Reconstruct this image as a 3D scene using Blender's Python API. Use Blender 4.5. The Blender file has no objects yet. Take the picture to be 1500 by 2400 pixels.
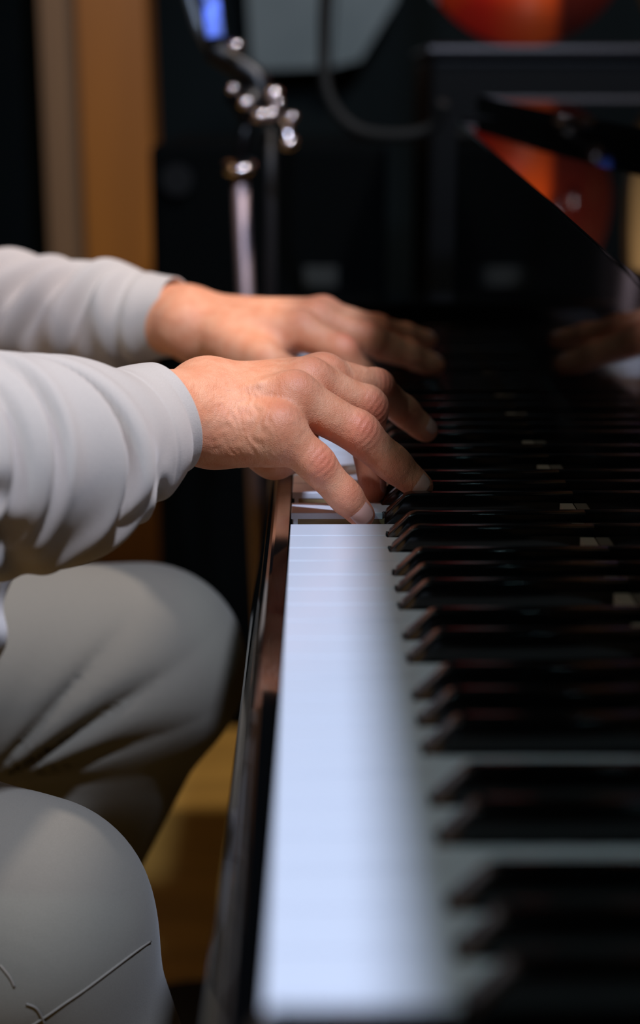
import bpy, bmesh, math, random
import numpy as np
from mathutils import Vector, Matrix

random.seed(7)
C = bpy.context.scene.collection
sc = bpy.context.scene

# ------------------------------------------------------------------ camera
ZK = 0.72                       # height of the white key tops above the floor
FPX = 3897.0
H = 0.2182
TH = math.asin(0.2439)
PSI = math.radians(0.171)
CAM = Vector((0.0129, 0.0, ZK + H))
R_ = Vector((math.cos(PSI), -math.sin(PSI), 0))
F_ = Vector((math.sin(PSI) * math.cos(TH), math.cos(PSI) * math.cos(TH), -math.sin(TH)))
U_ = R_.cross(F_)
cam_data = bpy.data.cameras.new('camera')
cam = bpy.data.objects.new('camera', cam_data)
C.objects.link(cam)
cam.matrix_world = Matrix(((R_.x, U_.x, -F_.x, CAM.x), (R_.y, U_.y, -F_.y, CAM.y), (R_.z, U_.z, -F_.z, CAM.z), (0, 0, 0, 1)))
cam_data.sensor_fit = 'VERTICAL'
cam_data.sensor_height = 36.0
cam_data.lens = 36.0 * FPX / 2400.0
cam_data.clip_start = 0.02
cam_data.dof.use_dof = True
cam_data.dof.focus_distance = 0.875
cam_data.dof.aperture_fstop = cam_data.lens / 14.8
cam_data.dof.aperture_blades = 9
sc.camera = cam

sc.view_settings.view_transform = 'Standard'
sc.view_settings.look = 'None'
sc.view_settings.gamma = 1.0
sc.view_settings.use_curve_mapping = False
sc.view_settings.exposure = 0.0

# ------------------------------------------------------------------ world and lights
w = bpy.data.worlds.new('world'); sc.world = w; w.use_nodes = True
w.node_tree.nodes['Background'].inputs[0].default_value = (0.25, 0.45, 0.6, 1)
w.node_tree.nodes['Background'].inputs[1].default_value = 0.01

def area(name, loc, target, size, power, col, shape='DISK', spread=180):
    l = bpy.data.lights.new(name, 'AREA'); l.shape = shape; l.size = size; l.energy = power; l.color = col
    l.spread = math.radians(spread)
    o = bpy.data.objects.new(name, l); C.objects.link(o); o.location = loc
    o.rotation_euler = (Vector(target) - Vector(loc)).to_track_quat('-Z', 'Y').to_euler()
    return o
KEY = Vector((0.42, -0.20, 2.6))
area('key_lamp', KEY, (0.0, 0.9, ZK), 0.12, 50, (0.65, 0.75, 1.0))
area('left_warm_fill', (-1.3, 0.9, 2.6), (-0.5, 1.1, 0.7), 0.5, 2.5, (1.0, 0.70, 0.48))  # added warm fill from the left, not a real fixture
area('pillar_fill', (-0.9, 1.9, 2.6), (-0.8, 3.2, 0.9), 0.3, 2.2, (1.0, 0.62, 0.25))  # added fill to brighten the pillar and the background
area('instrument_lamp', (0.7, 1.3, 2.5), (0.55, 2.3, 1.1), 0.12, 34, (1.0, 0.90, 0.86))
area('bounce_fill', (-1.7, -0.7, 1.2), (-0.2, 0.9, 0.7), 1.5, 2.6, (1.0, 0.58, 0.28))  # added low fill standing in for warm bounce off the floor
area('cool_fill', (-0.75, -0.25, 2.4), (0.1, 0.8, 0.7), 0.06, 5.2, (0.52, 0.86, 0.95))  # added fill: lifts the shaded keys and gives the black keys glints

# ------------------------------------------------------------------ helpers
def P(px, py, z):
    v = F_ + R_ * ((px - 750.0) / FPX) + U_ * ((1200.0 - py) / FPX)
    return CAM + v * z

def mat(name, col, rough=0.5, metal=0.0, spec=0.5, sss=0.0, coat=0.0, emit=None, estr=0.0, sheen=0.0):
    m = bpy.data.materials.new(name); m.use_nodes = True
    b = m.node_tree.nodes['Principled BSDF']
    b.inputs['Base Color'].default_value = (*col, 1)
    b.inputs['Roughness'].default_value = rough
    b.inputs['Metallic'].default_value = metal
    b.inputs['Specular IOR Level'].default_value = spec
    b.inputs['Coat Weight'].default_value = coat
    b.inputs['Coat Roughness'].default_value = 0.05
    b.inputs['Sheen Weight'].default_value = sheen
    if sss:
        b.inputs['Subsurface Weight'].default_value = sss
        b.inputs['Subsurface Radius'].default_value = (1.0, 0.35, 0.2)
        b.inputs['Subsurface Scale'].default_value = 0.004
    if emit:
        b.inputs['Emission Color'].default_value = (*emit, 1)
        b.inputs['Emission Strength'].default_value = estr
    return m

def noise_mix(m, c1, c2, scale, detail=3, fac=(0.35, 0.65), stretch=(1, 1, 1), bump=0.0, bscale=None, bdist=0.001):
    nt = m.node_tree; N = nt.nodes; L = nt.links; b = N['Principled BSDF']
    tc = N.new('ShaderNodeTexCoord'); mp = N.new('ShaderNodeMapping'); mp.inputs['Scale'].default_value = stretch
    L.new(tc.outputs['Object'], mp.inputs[0])
    n = N.new('ShaderNodeTexNoise'); n.inputs['Scale'].default_value = scale; n.inputs['Detail'].default_value = detail
    L.new(mp.outputs[0], n.inputs['Vector'])
    r = N.new('ShaderNodeValToRGB'); r.color_ramp.elements[0].position = fac[0]; r.color_ramp.elements[1].position = fac[1]
    r.color_ramp.elements[0].color = (*c1, 1); r.color_ramp.elements[1].color = (*c2, 1)
    L.new(n.outputs['Fac'], r.inputs[0]); L.new(r.outputs[0], b.inputs['Base Color'])
    if bump:
        n2 = N.new('ShaderNodeTexNoise'); n2.inputs['Scale'].default_value = bscale or scale * 4; n2.inputs['Detail'].default_value = 4
        L.new(mp.outputs[0], n2.inputs['Vector'])
        bp = N.new('ShaderNodeBump'); bp.inputs['Strength'].default_value = bump; bp.inputs['Distance'].default_value = bdist
        L.new(n2.outputs['Fac'], bp.inputs['Height']); L.new(bp.outputs[0], b.inputs['Normal'])
    return m

def link(name, me, mats, parent=None, smooth=False):
    o = bpy.data.objects.new(name, me); C.objects.link(o)
    for mm in (mats if isinstance(mats, (list, tuple)) else [mats]): me.materials.append(mm)
    if smooth: me.shade_smooth()
    if parent: o.parent = parent
    return o

def bobj(name, bm, m, parent=None, smooth=False):
    bmesh.ops.recalc_face_normals(bm, faces=bm.faces)
    me = bpy.data.meshes.new(name); bm.to_mesh(me); bm.free()
    return link(name, me, m, parent, smooth)

def empty(name, loc=(0, 0, 0)):
    o = bpy.data.objects.new(name, None); C.objects.link(o); o.location = loc; o.empty_display_size = 0.05
    return o

def tag(o, label, cat, group=None):
    o['label'] = label; o['category'] = cat
    if group: o['group'] = group
    return o

def reparent(o, parent):
    o.parent = parent
    o.matrix_parent_inverse = Matrix.Translation(-Vector(parent.location))
    return o

def box(bm, x0, x1, y0, y1, z0, z1, bev=0.0, seg=2, mi=0):
    vs = [bm.verts.new(p) for p in [(x0, y0, z0), (x1, y0, z0), (x1, y1, z0), (x0, y1, z0), (x0, y0, z1), (x1, y0, z1), (x1, y1, z1), (x0, y1, z1)]]
    fs = [bm.faces.new([vs[i] for i in f]) for f in ((3, 2, 1, 0), (4, 5, 6, 7), (0, 1, 5, 4), (1, 2, 6, 5), (2, 3, 7, 6), (3, 0, 4, 7))]
    for f in fs: f.material_index = mi
    if bev:
        es = list({e for f in fs for e in f.edges})
        bmesh.ops.bevel(bm, geom=es, offset=bev, segments=seg, profile=0.5, affect='EDGES')
    return fs

def prism(bm, poly, axis, a, b, mi=0):
    """extrude a 2-D polygon along an axis: 'z' -> (x,y), 'y' -> (x,z)"""
    mk = (lambda p, t: (p[0], p[1], t)) if axis == 'z' else (lambda p, t: (p[0], t, p[1]))
    lo = [bm.verts.new(mk(p, a)) for p in poly]; hi = [bm.verts.new(mk(p, b)) for p in poly]
    n = len(poly); fs = [bm.faces.new(lo[::-1]), bm.faces.new(hi)]
    for i in range(n): fs.append(bm.faces.new([lo[i], lo[(i + 1) % n], hi[(i + 1) % n], hi[i]]))
    for f in fs: f.material_index = mi
    return fs

def slab(bm, top, thick):
    """solid under a list of top points (world), thickness straight down"""
    t = [bm.verts.new(p) for p in top]; lo = [bm.verts.new(Vector(p) - Vector((0, 0, thick))) for p in top]
    n = len(top); bm.faces.new(t); bm.faces.new(lo[::-1])
    for i in range(n): bm.faces.new([t[i], lo[i], lo[(i + 1) % n], t[(i + 1) % n]])

def tube(bm, pts, r, seg=12, cap=True):
    pts = [Vector(p) for p in pts]; rs = r if isinstance(r, (list, tuple)) else [r] * len(pts)
    rings = []; up = None
    for i, p in enumerate(pts):
        t = (pts[min(i + 1, len(pts) - 1)] - pts[max(i - 1, 0)]).normalized()
        if up is None:
            up = t.orthogonal().normalized()
        up = (up - t * up.dot(t)).normalized(); sd = t.cross(up)
        rings.append([bm.verts.new(p + (up * math.cos(2 * math.pi * k / seg) + sd * math.sin(2 * math.pi * k / seg)) * rs[i]) for k in range(seg)])
    for a, b in zip(rings, rings[1:]):
        for k in range(seg): bm.faces.new([a[k], a[(k + 1) % seg], b[(k + 1) % seg], b[k]])
    if cap: bm.faces.new(rings[0][::-1]); bm.faces.new(rings[-1])

def spline(pts, n=8):
    pts = [Vector(p) for p in pts]; out = []
    ext = [pts[0] * 2 - pts[1]] + pts + [pts[-1] * 2 - pts[-2]]
    for i in range(1, len(ext) - 2):
        p0, p1, p2, p3 = ext[i - 1:i + 3]
        for k in range(n):
            t = k / n
            out.append(0.5 * ((2 * p1) + (p2 - p0) * t + (2 * p0 - 5 * p1 + 4 * p2 - p3) * t * t + (3 * p1 - p0 - 3 * p2 + p3) * t ** 3))
    out.append(pts[-1]); return out

def lathe(bm, prof, c=(0, 0, 0), seg=32):
    rings = []
    for r, z in prof:
        rings.append([bm.verts.new((c[0] + r * math.cos(2 * math.pi * k / seg), c[1] + r * math.sin(2 * math.pi * k / seg), c[2] + z)) for k in range(seg)])
    for a, b in zip(rings, rings[1:]):
        for k in range(seg): bm.faces.new([a[k], a[(k + 1) % seg], b[(k + 1) % seg], b[k]])
    bm.faces.new(rings[0][::-1]); bm.faces.new(rings[-1])

# ---- implicit surfaces (rounded cones blended smoothly, meshed with surface nets)
class Grid:
    def __init__(s, lo, hi, h):
        s.lo = np.array(lo, np.float32); s.h = h
        n = np.ceil((np.array(hi) - np.array(lo)) / h).astype(int) + 1
        s.n = n
        s.x = (s.lo[0] + np.arange(n[0], dtype=np.float32) * h)[:, None, None]
        s.y = (s.lo[1] + np.arange(n[1], dtype=np.float32) * h)[None, :, None]
        s.z = (s.lo[2] + np.arange(n[2], dtype=np.float32) * h)[None, None, :]
    def cone(s, a, b, ra, rb, squash=None):
        ax, ay, az = a; d = [b[i] - a[i] for i in range(3)]; L2 = sum(v * v for v in d) + 1e-12
        t = np.clip(((s.x - ax) * d[0] + (s.y - ay) * d[1] + (s.z - az) * d[2]) / L2, 0, 1)
        vx = s.x - ax - t * d[0]; vy = s.y - ay - t * d[1]; vz = s.z - az - t * d[2]
        q = vx * vx + vy * vy + vz * vz
        return (np.sqrt(q) - (ra + (rb - ra) * t)).astype(np.float32)
    def ell(s, c, r):
        q = np.sqrt(((s.x - c[0]) / r[0]) ** 2 + ((s.y - c[1]) / r[1]) ** 2 + ((s.z - c[2]) / r[2]) ** 2)
        return ((q - 1) * min(r)).astype(np.float32)
    def chain(s, pts, rs, k=0.003):
        f = None
        for i in range(len(pts) - 1):
            g = s.cone(pts[i], pts[i + 1], rs[i], rs[i + 1]); f = g if f is None else smin(f, g, k)
        return f
def smin(a, b, k):
    h = np.clip(0.5 + 0.5 * (b - a) / k, 0, 1)
    return b + (a - b) * h - k * h * (1 - h)

def surface_nets(G, f):
    n = f.shape; s = f < 0
    acc = np.zeros((n[0] - 1, n[1] - 1, n[2] - 1, 3), np.float32); cnt = np.zeros((n[0] - 1, n[1] - 1, n[2] - 1), np.float32)
    sl = lambda o, ax_n: None
    for ax in range(3):
        o1, o2 = [(1, 2), (0, 2), (0, 1)][ax]
        for i in (0, 1):
            for j in (0, 1):
                idx0 = [None] * 3; idx1 = [None] * 3
                idx0[ax] = slice(0, n[ax] - 1); idx1[ax] = slice(1, n[ax])
                idx0[o1] = idx1[o1] = slice(i, n[o1] - 1 + i); idx0[o2] = idx1[o2] = slice(j, n[o2] - 1 + j)
                a = f[tuple(idx0)]; b = f[tuple(idx1)]
                cr = (a < 0) != (b < 0)
                t = np.where(cr, a / np.where(cr, a - b, 1), 0)
                w_ = np.nonzero(cr)
                acc[w_[0], w_[1], w_[2], ax] += t[w_]
                acc[w_[0], w_[1], w_[2], o1] += i
                acc[w_[0], w_[1], w_[2], o2] += j
                cnt[w_] += 1
    act = cnt > 0
    ids = -np.ones(cnt.shape, np.int64); ids[act] = np.arange(act.sum())
    ii = np.argwhere(act)
    V = G.lo + (ii + acc[act] / cnt[act][:, None]) * G.h
    faces = []
    for ax in range(3):
        o1, o2 = [(1, 2), (2, 0), (0, 1)][ax]
        idx0 = [slice(None)] * 3; idx1 = [slice(None)] * 3
        idx0[ax] = slice(0, n[ax] - 1); idx1[ax] = slice(1, n[ax])
        a = s[tuple(idx0)]; b = s[tuple(idx1)]
        e = np.argwhere(a != b)
        e = e[(e[:, o1] > 0) & (e[:, o2] > 0) & (e[:, o1] < n[o1] - 1) & (e[:, o2] < n[o2] - 1)]
        if not len(e): continue
        d1 = np.zeros(3, int); d1[o1] = 1; d2 = np.zeros(3, int); d2[o2] = 1
        q = [e - d1 - d2, e - d2, e, e - d1]
        q = [ids[t[:, 0], t[:, 1], t[:, 2]] for t in q]
        Q = np.stack(q, 1); flip = ~a[e[:, 0], e[:, 1], e[:, 2]]
        Q[flip] = Q[flip][:, ::-1]
        faces.append(Q)
    return V, np.concatenate(faces)

def join_vf(parts):
    Vs, Fs, off = [], [], 0
    for V, F in parts:
        Vs.append(np.asarray(V, np.float32)); Fs.append(np.asarray(F) + off); off += len(V)
    return np.concatenate(Vs), np.concatenate(Fs)

def mesh_vf(name, V, Fq):
    me = bpy.data.meshes.new(name)
    me.vertices.add(len(V)); me.vertices.foreach_set('co', V.astype(np.float32).ravel())
    me.loops.add(Fq.size); me.loops.foreach_set('vertex_index', Fq.astype(np.int32).ravel())
    me.polygons.add(len(Fq)); me.polygons.foreach_set('loop_start', np.arange(0, Fq.size, 4, dtype=np.int32))
    me.update(calc_edges=True); me.validate()
    return me

# ------------------------------------------------------------------ materials
M = {}
M['black'] = mat('polished black lacquer', (0.0015, 0.0016, 0.0018), 0.055, spec=0.5)
def dusty(m, amount=0.5):
    nt = m.node_tree; N = nt.nodes; L = nt.links; b = N['Principled BSDF']
    tc = N.new('ShaderNodeTexCoord')
    v = N.new('ShaderNodeTexVoronoi'); v.inputs['Scale'].default_value = 330; L.new(tc.outputs['Object'], v.inputs['Vector'])
    n = N.new('ShaderNodeTexNoise'); n.inputs['Scale'].default_value = 28; n.inputs['Detail'].default_value = 5; L.new(tc.outputs['Object'], n.inputs['Vector'])
    a = N.new('ShaderNodeMapRange'); a.inputs[1].default_value = 0.10; a.inputs[2].default_value = 0.02; L.new(v.outputs['Distance'], a.inputs[0])
    c = N.new('ShaderNodeMapRange'); c.inputs[1].default_value = 0.5; c.inputs[2].default_value = 0.7; L.new(n.outputs['Fac'], c.inputs[0])
    mu = N.new('ShaderNodeMath'); mu.operation = 'MULTIPLY'; L.new(a.outputs[0], mu.inputs[0]); L.new(c.outputs[0], mu.inputs[1])
    mx = N.new('ShaderNodeMix'); mx.data_type = 'RGBA'; mx.inputs[6].default_value = (0.004, 0.0045, 0.005, 1); mx.inputs[7].default_value = (0.25, 0.25, 0.24, 1)
    m2 = N.new('ShaderNodeMath'); m2.operation = 'MULTIPLY'; m2.inputs[1].default_value = amount; L.new(mu.outputs[0], m2.inputs[0])
    L.new(m2.outputs[0], mx.inputs[0]); L.new(mx.outputs[2], b.inputs['Base Color'])
    rr = N.new('ShaderNodeMath'); rr.operation = 'MULTIPLY_ADD'; rr.inputs[1].default_value = 0.6; rr.inputs[2].default_value = 0.03
    L.new(m2.outputs[0], rr.inputs[0]); L.new(rr.outputs[0], b.inputs['Roughness'])
M['dusty'] = mat('polished black lacquer with dust', (0.002, 0.002, 0.002), 0.04); dusty(M['dusty'])
M['ivory'] = mat('white key plastic', (0.78, 0.80, 0.86), 0.22, spec=0.5)
M['keywood'] = noise_mix(mat('key wood', (0.4, 0.27, 0.12), 0.6), (0.30, 0.20, 0.09), (0.42, 0.30, 0.14), 60, stretch=(1, 8, 8))
M['ebony'] = mat('black key plastic', (0.003, 0.0032, 0.0035), 0.16)
M['glint'] = mat('beige felt', (0.20, 0.155, 0.115), 0.95, spec=0.1)  # beige imitates tan glints between the black keys
M['fabric'] = noise_mix(mat('sweatshirt cotton', (0.6, 0.58, 0.56), 0.95, spec=0.15, sheen=0.25), (0.54, 0.46, 0.395), (0.60, 0.515, 0.44), 2200, bump=0.35, bscale=1500, bdist=0.0006)
M['shirt'] = noise_mix(mat('white undershirt cotton', (0.8, 0.8, 0.82), 0.95, spec=0.1), (0.74, 0.74, 0.76), (0.82, 0.82, 0.84), 500, bump=0.2, bscale=1500)
M['trouser'] = noise_mix(mat('grey trouser twill', (0.3, 0.28, 0.25), 0.95, spec=0.12, sheen=0.15), (0.205, 0.185, 0.145), (0.235, 0.212, 0.170), 2400, bump=0.3, bscale=1700, bdist=0.0005)
M['seam'] = mat('trouser seam thread', (0.23, 0.20, 0.165), 0.9, spec=0.1)
M['shoe'] = mat('black leather', (0.012, 0.012, 0.013), 0.4)
M['hair'] = mat('dark grey hair', (0.05, 0.04, 0.035), 0.6)
M['nail'] = mat('fingernail', (0.80, 0.42, 0.33), 0.3, spec=0.5, coat=0.2)
M['chrome'] = mat('chrome', (0.75, 0.68, 0.70), 0.18, metal=1.0)
M['blackmetal'] = mat('black painted metal', (0.003, 0.003, 0.004), 0.35, spec=0.25)
M['rubber'] = mat('black rubber', (0.008, 0.008, 0.009), 0.6)
M['orange'] = noise_mix(mat('varnished orange wood', (0.35, 0.14, 0.02), 0.45), (0.22, 0.075, 0.003), (0.265, 0.092, 0.004), 3, stretch=(6, 6, 0.6))
M['orange_shaded'] = noise_mix(mat('shaded brown wood', (0.2, 0.12, 0.06), 0.6), (0.13, 0.070, 0.028), (0.155, 0.085, 0.035), 3, stretch=(6, 6, 0.6))  # pillar's less lit face, its shade put into the colour
M['wall'] = noise_mix(mat('dark painted wall', (0.02, 0.03, 0.034), 0.95, spec=0.1), (0.0028, 0.0052, 0.0062), (0.0038, 0.0068, 0.0080), 4)
M['ceiling'] = mat('dark ceiling paint', (0.05, 0.05, 0.05), 0.9)
M['panel'] = noise_mix(mat('grey panel cloth', (0.2, 0.25, 0.27), 0.9), (0.085, 0.118, 0.132), (0.105, 0.14, 0.155), 6)
M['floor'] = noise_mix(mat('oak floor', (0.4, 0.2, 0.05), 0.45), (0.34, 0.19, 0.04), (0.46, 0.26, 0.055), 2.5, stretch=(1, 8, 1))

def skin_material():
    m = mat('skin', (0.6, 0.33, 0.22), 0.48, spec=0.38, sss=0.12)
    nt = m.node_tree; N = nt.nodes; L = nt.links; b = N['Principled BSDF']
    at = N.new('ShaderNodeAttribute'); at.attribute_name = 'red'
    tc = N.new('ShaderNodeTexCoord')
    n = N.new('ShaderNodeTexNoise'); n.inputs['Scale'].default_value = 95; n.inputs['Detail'].default_value = 4; L.new(tc.outputs['Object'], n.inputs['Vector'])
    r = N.new('ShaderNodeValToRGB'); r.color_ramp.elements[0].position = 0.35; r.color_ramp.elements[1].position = 0.7
    r.color_ramp.elements[0].color = (0.80, 0.30, 0.150, 1); r.color_ramp.elements[1].color = (0.87, 0.39, 0.215, 1)
    L.new(n.outputs['Fac'], r.inputs[0])
    mx = N.new('ShaderNodeMix'); mx.data_type = 'RGBA'; L.new(at.outputs['Fac'], mx.inputs[0]); L.new(r.outputs[0], mx.inputs[6]); mx.inputs[7].default_value = (0.80, 0.19, 0.105, 1)
    L.new(mx.outputs[2], b.inputs['Base Color'])
    w1 = N.new('ShaderNodeTexVoronoi'); w1.inputs['Scale'].default_value = 900; w1.feature = 'DISTANCE_TO_EDGE'; L.new(tc.outputs['Object'], w1.inputs['Vector'])
    n2 = N.new('ShaderNodeTexNoise'); n2.inputs['Scale'].default_value = 260; n2.inputs['Detail'].default_value = 6
    mp = N.new('ShaderNodeMapping'); mp.inputs['Scale'].default_value = (1.7, 0.8, 0.8); L.new(tc.outputs['Object'], mp.inputs[0]); L.new(mp.outputs[0], n2.inputs['Vector'])
    ad = N.new('ShaderNodeMath'); ad.operation = 'MULTIPLY_ADD'; ad.inputs[1].default_value = 0.5; L.new(w1.outputs['Distance'], ad.inputs[0]); L.new(n2.outputs['Fac'], ad.inputs[2])
    bp = N.new('ShaderNodeBump'); bp.inputs['Strength'].default_value = 0.6; bp.inputs['Distance'].default_value = 0.0009
    L.new(ad.outputs[0], bp.inputs['Height']); L.new(bp.outputs[0], b.inputs['Normal'])
    return m
M['skin'] = skin_material()

# ------------------------------------------------------------------ the room
def struct(name, bm, m):
    o = bobj(name, bm, m); o['kind'] = 'structure'; return o
RX0, RX1, RY0, RY1, RZ = -2.6, 2.6, -2.4, 3.6, 2.75
b = bmesh.new(); box(b, RX0, RX1, RY0, RY1, -0.05, 0); struct('floor', b, M['floor'])
b = bmesh.new(); box(b, RX0, RX1, RY0, RY1, RZ, RZ + 0.05); struct('ceiling', b, M['ceiling'])
b = bmesh.new(); box(b, RX0, RX1, RY1, RY1 + 0.1, 0, RZ); struct('wall_back', b, M['wall'])
b = bmesh.new(); box(b, RX0, RX1, RY0 - 0.1, RY0, 0, RZ); struct('wall_front', b, M['wall'])
b = bmesh.new(); box(b, RX0 - 0.1, RX0, RY0, RY1, 0, RZ); struct('wall_left', b, M['wall'])
b = bmesh.new(); box(b, RX1, RX1 + 0.1, RY0, RY1, 0, RZ); struct('wall_right', b, M['wall'])

# wooden pillar: orange face and a brown face with shade put into its colour, leaning a touch as the photo shows
def quad_prism(name, pts_lo, pts_hi, m):
    b = bmesh.new(); lo = [b.verts.new(p) for p in pts_lo]; hi = [b.verts.new(p) for p in pts_hi]
    b.faces.new(lo[::-1]); b.faces.new(hi)
    for i in range(4): b.faces.new([lo[i], lo[(i + 1) % 4], hi[(i + 1) % 4], hi[i]])
    o = bobj(name, b, m); o['kind'] = 'structure'; return o
def on_depth(px, py, z): return P(px, py, z)
def pillar(name, xt0, xt1, xb0, xb1, zc, depth, m):
    # px at row 0 and px at row 1330
    def col(xa, xb_):
        a = P(xa, 0, zc); c = P(xb_, 1330, zc + 0.35)
        yy = zc - 0.05
        a = Vector((a.x, yy, a.z)); 
        # solve x on plane y=yy by perspective
        def atY(px, py):
            v = F_ + R_ * ((px - 750) / FPX) + U_ * ((1200 - py) / FPX); t = (yy - CAM.y) / v.y; return CAM + v * t
        A = atY(xa, 0); B = atY(xb_, 1330); d = (A - B) / (A.z - B.z)
        return A + d * (RZ - A.z), A + d * (0.0 - A.z)
    t0, l0 = col(xt0, xb0); t1, l1 = col(xt1, xb1)
    dy = Vector((0, depth, 0))
    return quad_prism(name, [l0, l1, l1 + dy, l0 + dy], [t0, t1, t1 + dy, t0 + dy], m)
pillar('trim_1', 178, 340, 235, 402, 3.30, 0.16, M['orange'])
pillar('trim_2', 90, 178, 150, 235, 3.34, 0.10, M['orange_shaded'])

# ------------------------------------------------------------------ piano
piano = empty('piano', (0.4, 0.95, 0))
tag(piano, 'polished black piano whose white and black keys run towards the camera', 'piano')
PITCH = 0.0235
Y0 = 0.842                                      # far edge of the C key just in front of the little finger
Y_TREBLE = Y0 - 22 * PITCH; Y_BASS = Y0 + 30 * PITCH
XF = 0.150                                       # foot of the fallboard
HEAD = 0.050
# sharps: octave offsets (in key units, from C edge, towards higher notes); (boundary, shift)
SH = [(1, -0.10), (2, 0.10), (4, -0.12), (5, 0.0), (6, 0.12)]
def sharp_centres():
    out = []
    for octv in range(-5, 4):
        for bnd, sh in SH:
            u = octv * 7 + bnd + sh
            if -30 < u < 22: out.append(u)
    return out
sharps = [u for u in sharp_centres() if not (u > 21)]
# A0 B0: A#0 at u = -29 + .12
SW = 0.0104
pressed_white = {-1: 0.0095, -3: 0.009}          # index i covers u in (i, i+1)
pressed_sharp = {}
def white_key(i):
    drop = pressed_white.get(i, 0.0)
    ya = Y0 - (i + 1) * PITCH + 0.00045; yb = Y0 - i * PITCH - 0.00045    # ya nearer the camera
    # cut-outs by the sharps
    ca, cb = ya, yb
    for u in sharps:
        yc = Y0 - u * PITCH
        lo, hi = yc - SW / 2 - 0.0012, yc + SW / 2 + 0.0012
        if lo < ya < hi: ca = max(ca, hi)
        if lo < yb < hi: cb = min(cb, lo)
    if i == 21: ca, cb = ya, yb
    X1 = XF + 0.03
    bm = bmesh.new()
    poly = [(0, ya), (HEAD - 0.001, ya), (HEAD - 0.001, ca), (X1, ca), (X1, cb), (HEAD - 0.001, cb), (HEAD - 0.001, yb), (0, yb)]
    pl = [poly[0]]
    for p in poly[1:]:
        if (Vector(p) - Vector(pl[-1])).length > 1e-6: pl.append(p)
    top = prism(bm, pl, 'z', -0.0035, 0.0)
    es = [e for e in top[1].edges]
    bmesh.ops.bevel(bm, geom=es, offset=0.0004, segments=2, profile=0.5, affect='EDGES')
    box(bm, 0.0012, 0.0035, ya, yb, -0.022, -0.0035)                    # front plate
    ins = 0.0003
    pw = [(0.0035, ya + ins), (HEAD, ya + ins), (HEAD, ca + ins), (X1, ca + ins), (X1, cb - ins), (HEAD, cb - ins), (HEAD, yb - ins), (0.0035, yb - ins)]
    pl = [pw[0]]
    for p in pw[1:]:
        if (Vector(p) - Vector(pl[-1])).length > 1e-6: pl.append(p)
    prism(bm, pl, 'z', -0.024, -0.0035, mi=1)
    o = bobj('white_key', bm, [M['ivory'], M['keywood']], None)
    o.location = (0, 0, ZK)
    if drop:
        ang = drop / 0.22
        o.matrix_world = Matrix.Translation((0.22, 0, ZK)) @ Matrix.Rotation(-ang, 4, 'Y') @ Matrix.Translation((-0.22, 0, 0))
    return o
def to_piano(o):
    mw = o.matrix_world.copy() if o.matrix_world != Matrix() else o.matrix_basis.copy()
    o.parent = piano; o.matrix_parent_inverse = Matrix.Translation(-Vector(piano.location)); return o
for i in range(-30, 22):
    to_piano(white_key(i))
def sharp_mesh():
    bm = bmesh.new(); hw = SW / 2; tw = SW / 2 - 0.0012
    prof = [(HEAD, 0.0), (HEAD + 0.0006, 0.0018), (HEAD + 0.0105, 0.0112), (HEAD + 0.0135, 0.0122), (XF + 0.03, 0.0125), (XF + 0.03, -0.012), (HEAD, -0.012)]
    def hwid(x, z):
        if z <= 0.0: return hw
        k = min(1, z / 0.0125); return hw + (tw - hw) * k
    A = [bm.verts.new((x, -hwid(x, z), z)) for x, z in prof]; B = [bm.verts.new((x, hwid(x, z), z)) for x, z in prof]
    n = len(prof); bm.faces.new(A); bm.faces.new(B[::-1])
    for k in range(n): bm.faces.new([A[k], B[k], B[(k + 1) % n], A[(k + 1) % n]])
    bmesh.ops.recalc_face_normals(bm, faces=bm.faces)
    es = [e for e in bm.edges if all(v.co.z > 0.0005 for v in e.verts)]
    bmesh.ops.bevel(bm, geom=es, offset=0.0014, segments=3, profile=0.5, affect='EDGES')
    me = bpy.data.meshes.new('black_key'); bm.to_mesh(me); bm.free(); me.shade_smooth()
    me.materials.append(M['ebony']); return me
sm_ = sharp_mesh()
for u in sharps:
    o = bpy.data.objects.new('black_key', sm_); C.objects.link(o); o.location = (0, Y0 - u * PITCH, ZK); to_piano(o)

def part(name, bm, m, smooth=False):
    o = bobj(name, bm, m, None, smooth); return to_piano(o)
# key slip and key bed (profiles run along Y)
YA, YB = Y_TREBLE - 0.14, Y_BASS + 0.10
bm = bmesh.new()
prof = [(-0.0015, ZK - 0.075), (-0.0015, ZK - 0.012)]
for k in range(7):
    a = math.pi / 2 * k / 6; prof.append((-0.0085 - 0.006 * math.sin(a), ZK - 0.018 + 0.006 * math.cos(a)))
prof += [(-0.0145, ZK - 0.075)]
prism(bm, prof, 'y', YA, YB); part('key_slip', bm, M['black'])
bm = bmesh.new()
prof = [(0.25, ZK - 0.07), (-0.014, ZK - 0.070)]
for k in range(7):
    a = math.pi * k / 6; prof.append((-0.020 - 0.006 * math.sin(a), ZK - 0.096 + 0.0 + 0.026 * math.cos(a)))
prof += [(-0.010, ZK - 0.130), (0.25, ZK - 0.130)]
prism(bm, prof, 'y', YA, YB); part('key_bed', bm, M['black'])
bm = bmesh.new(); box(bm, 0.004, 0.14, Y_TREBLE - 0.002, Y_BASS + 0.002, ZK - 0.069, ZK - 0.034); part('key_frame', bm, M['keywood'])
# cheek blocks at the ends of the keyboard
for ya, yb in ((Y_TREBLE - 0.13, Y_TREBLE - 0.002), (Y_BASS + 0.002, Y_BASS + 0.10)):
    bm = bmesh.new(); box(bm, -0.001, XF + 0.02, ya, yb, ZK - 0.068, ZK + 0.029, 0.006, 3); part('cheek_block', bm, M['black'])
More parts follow.
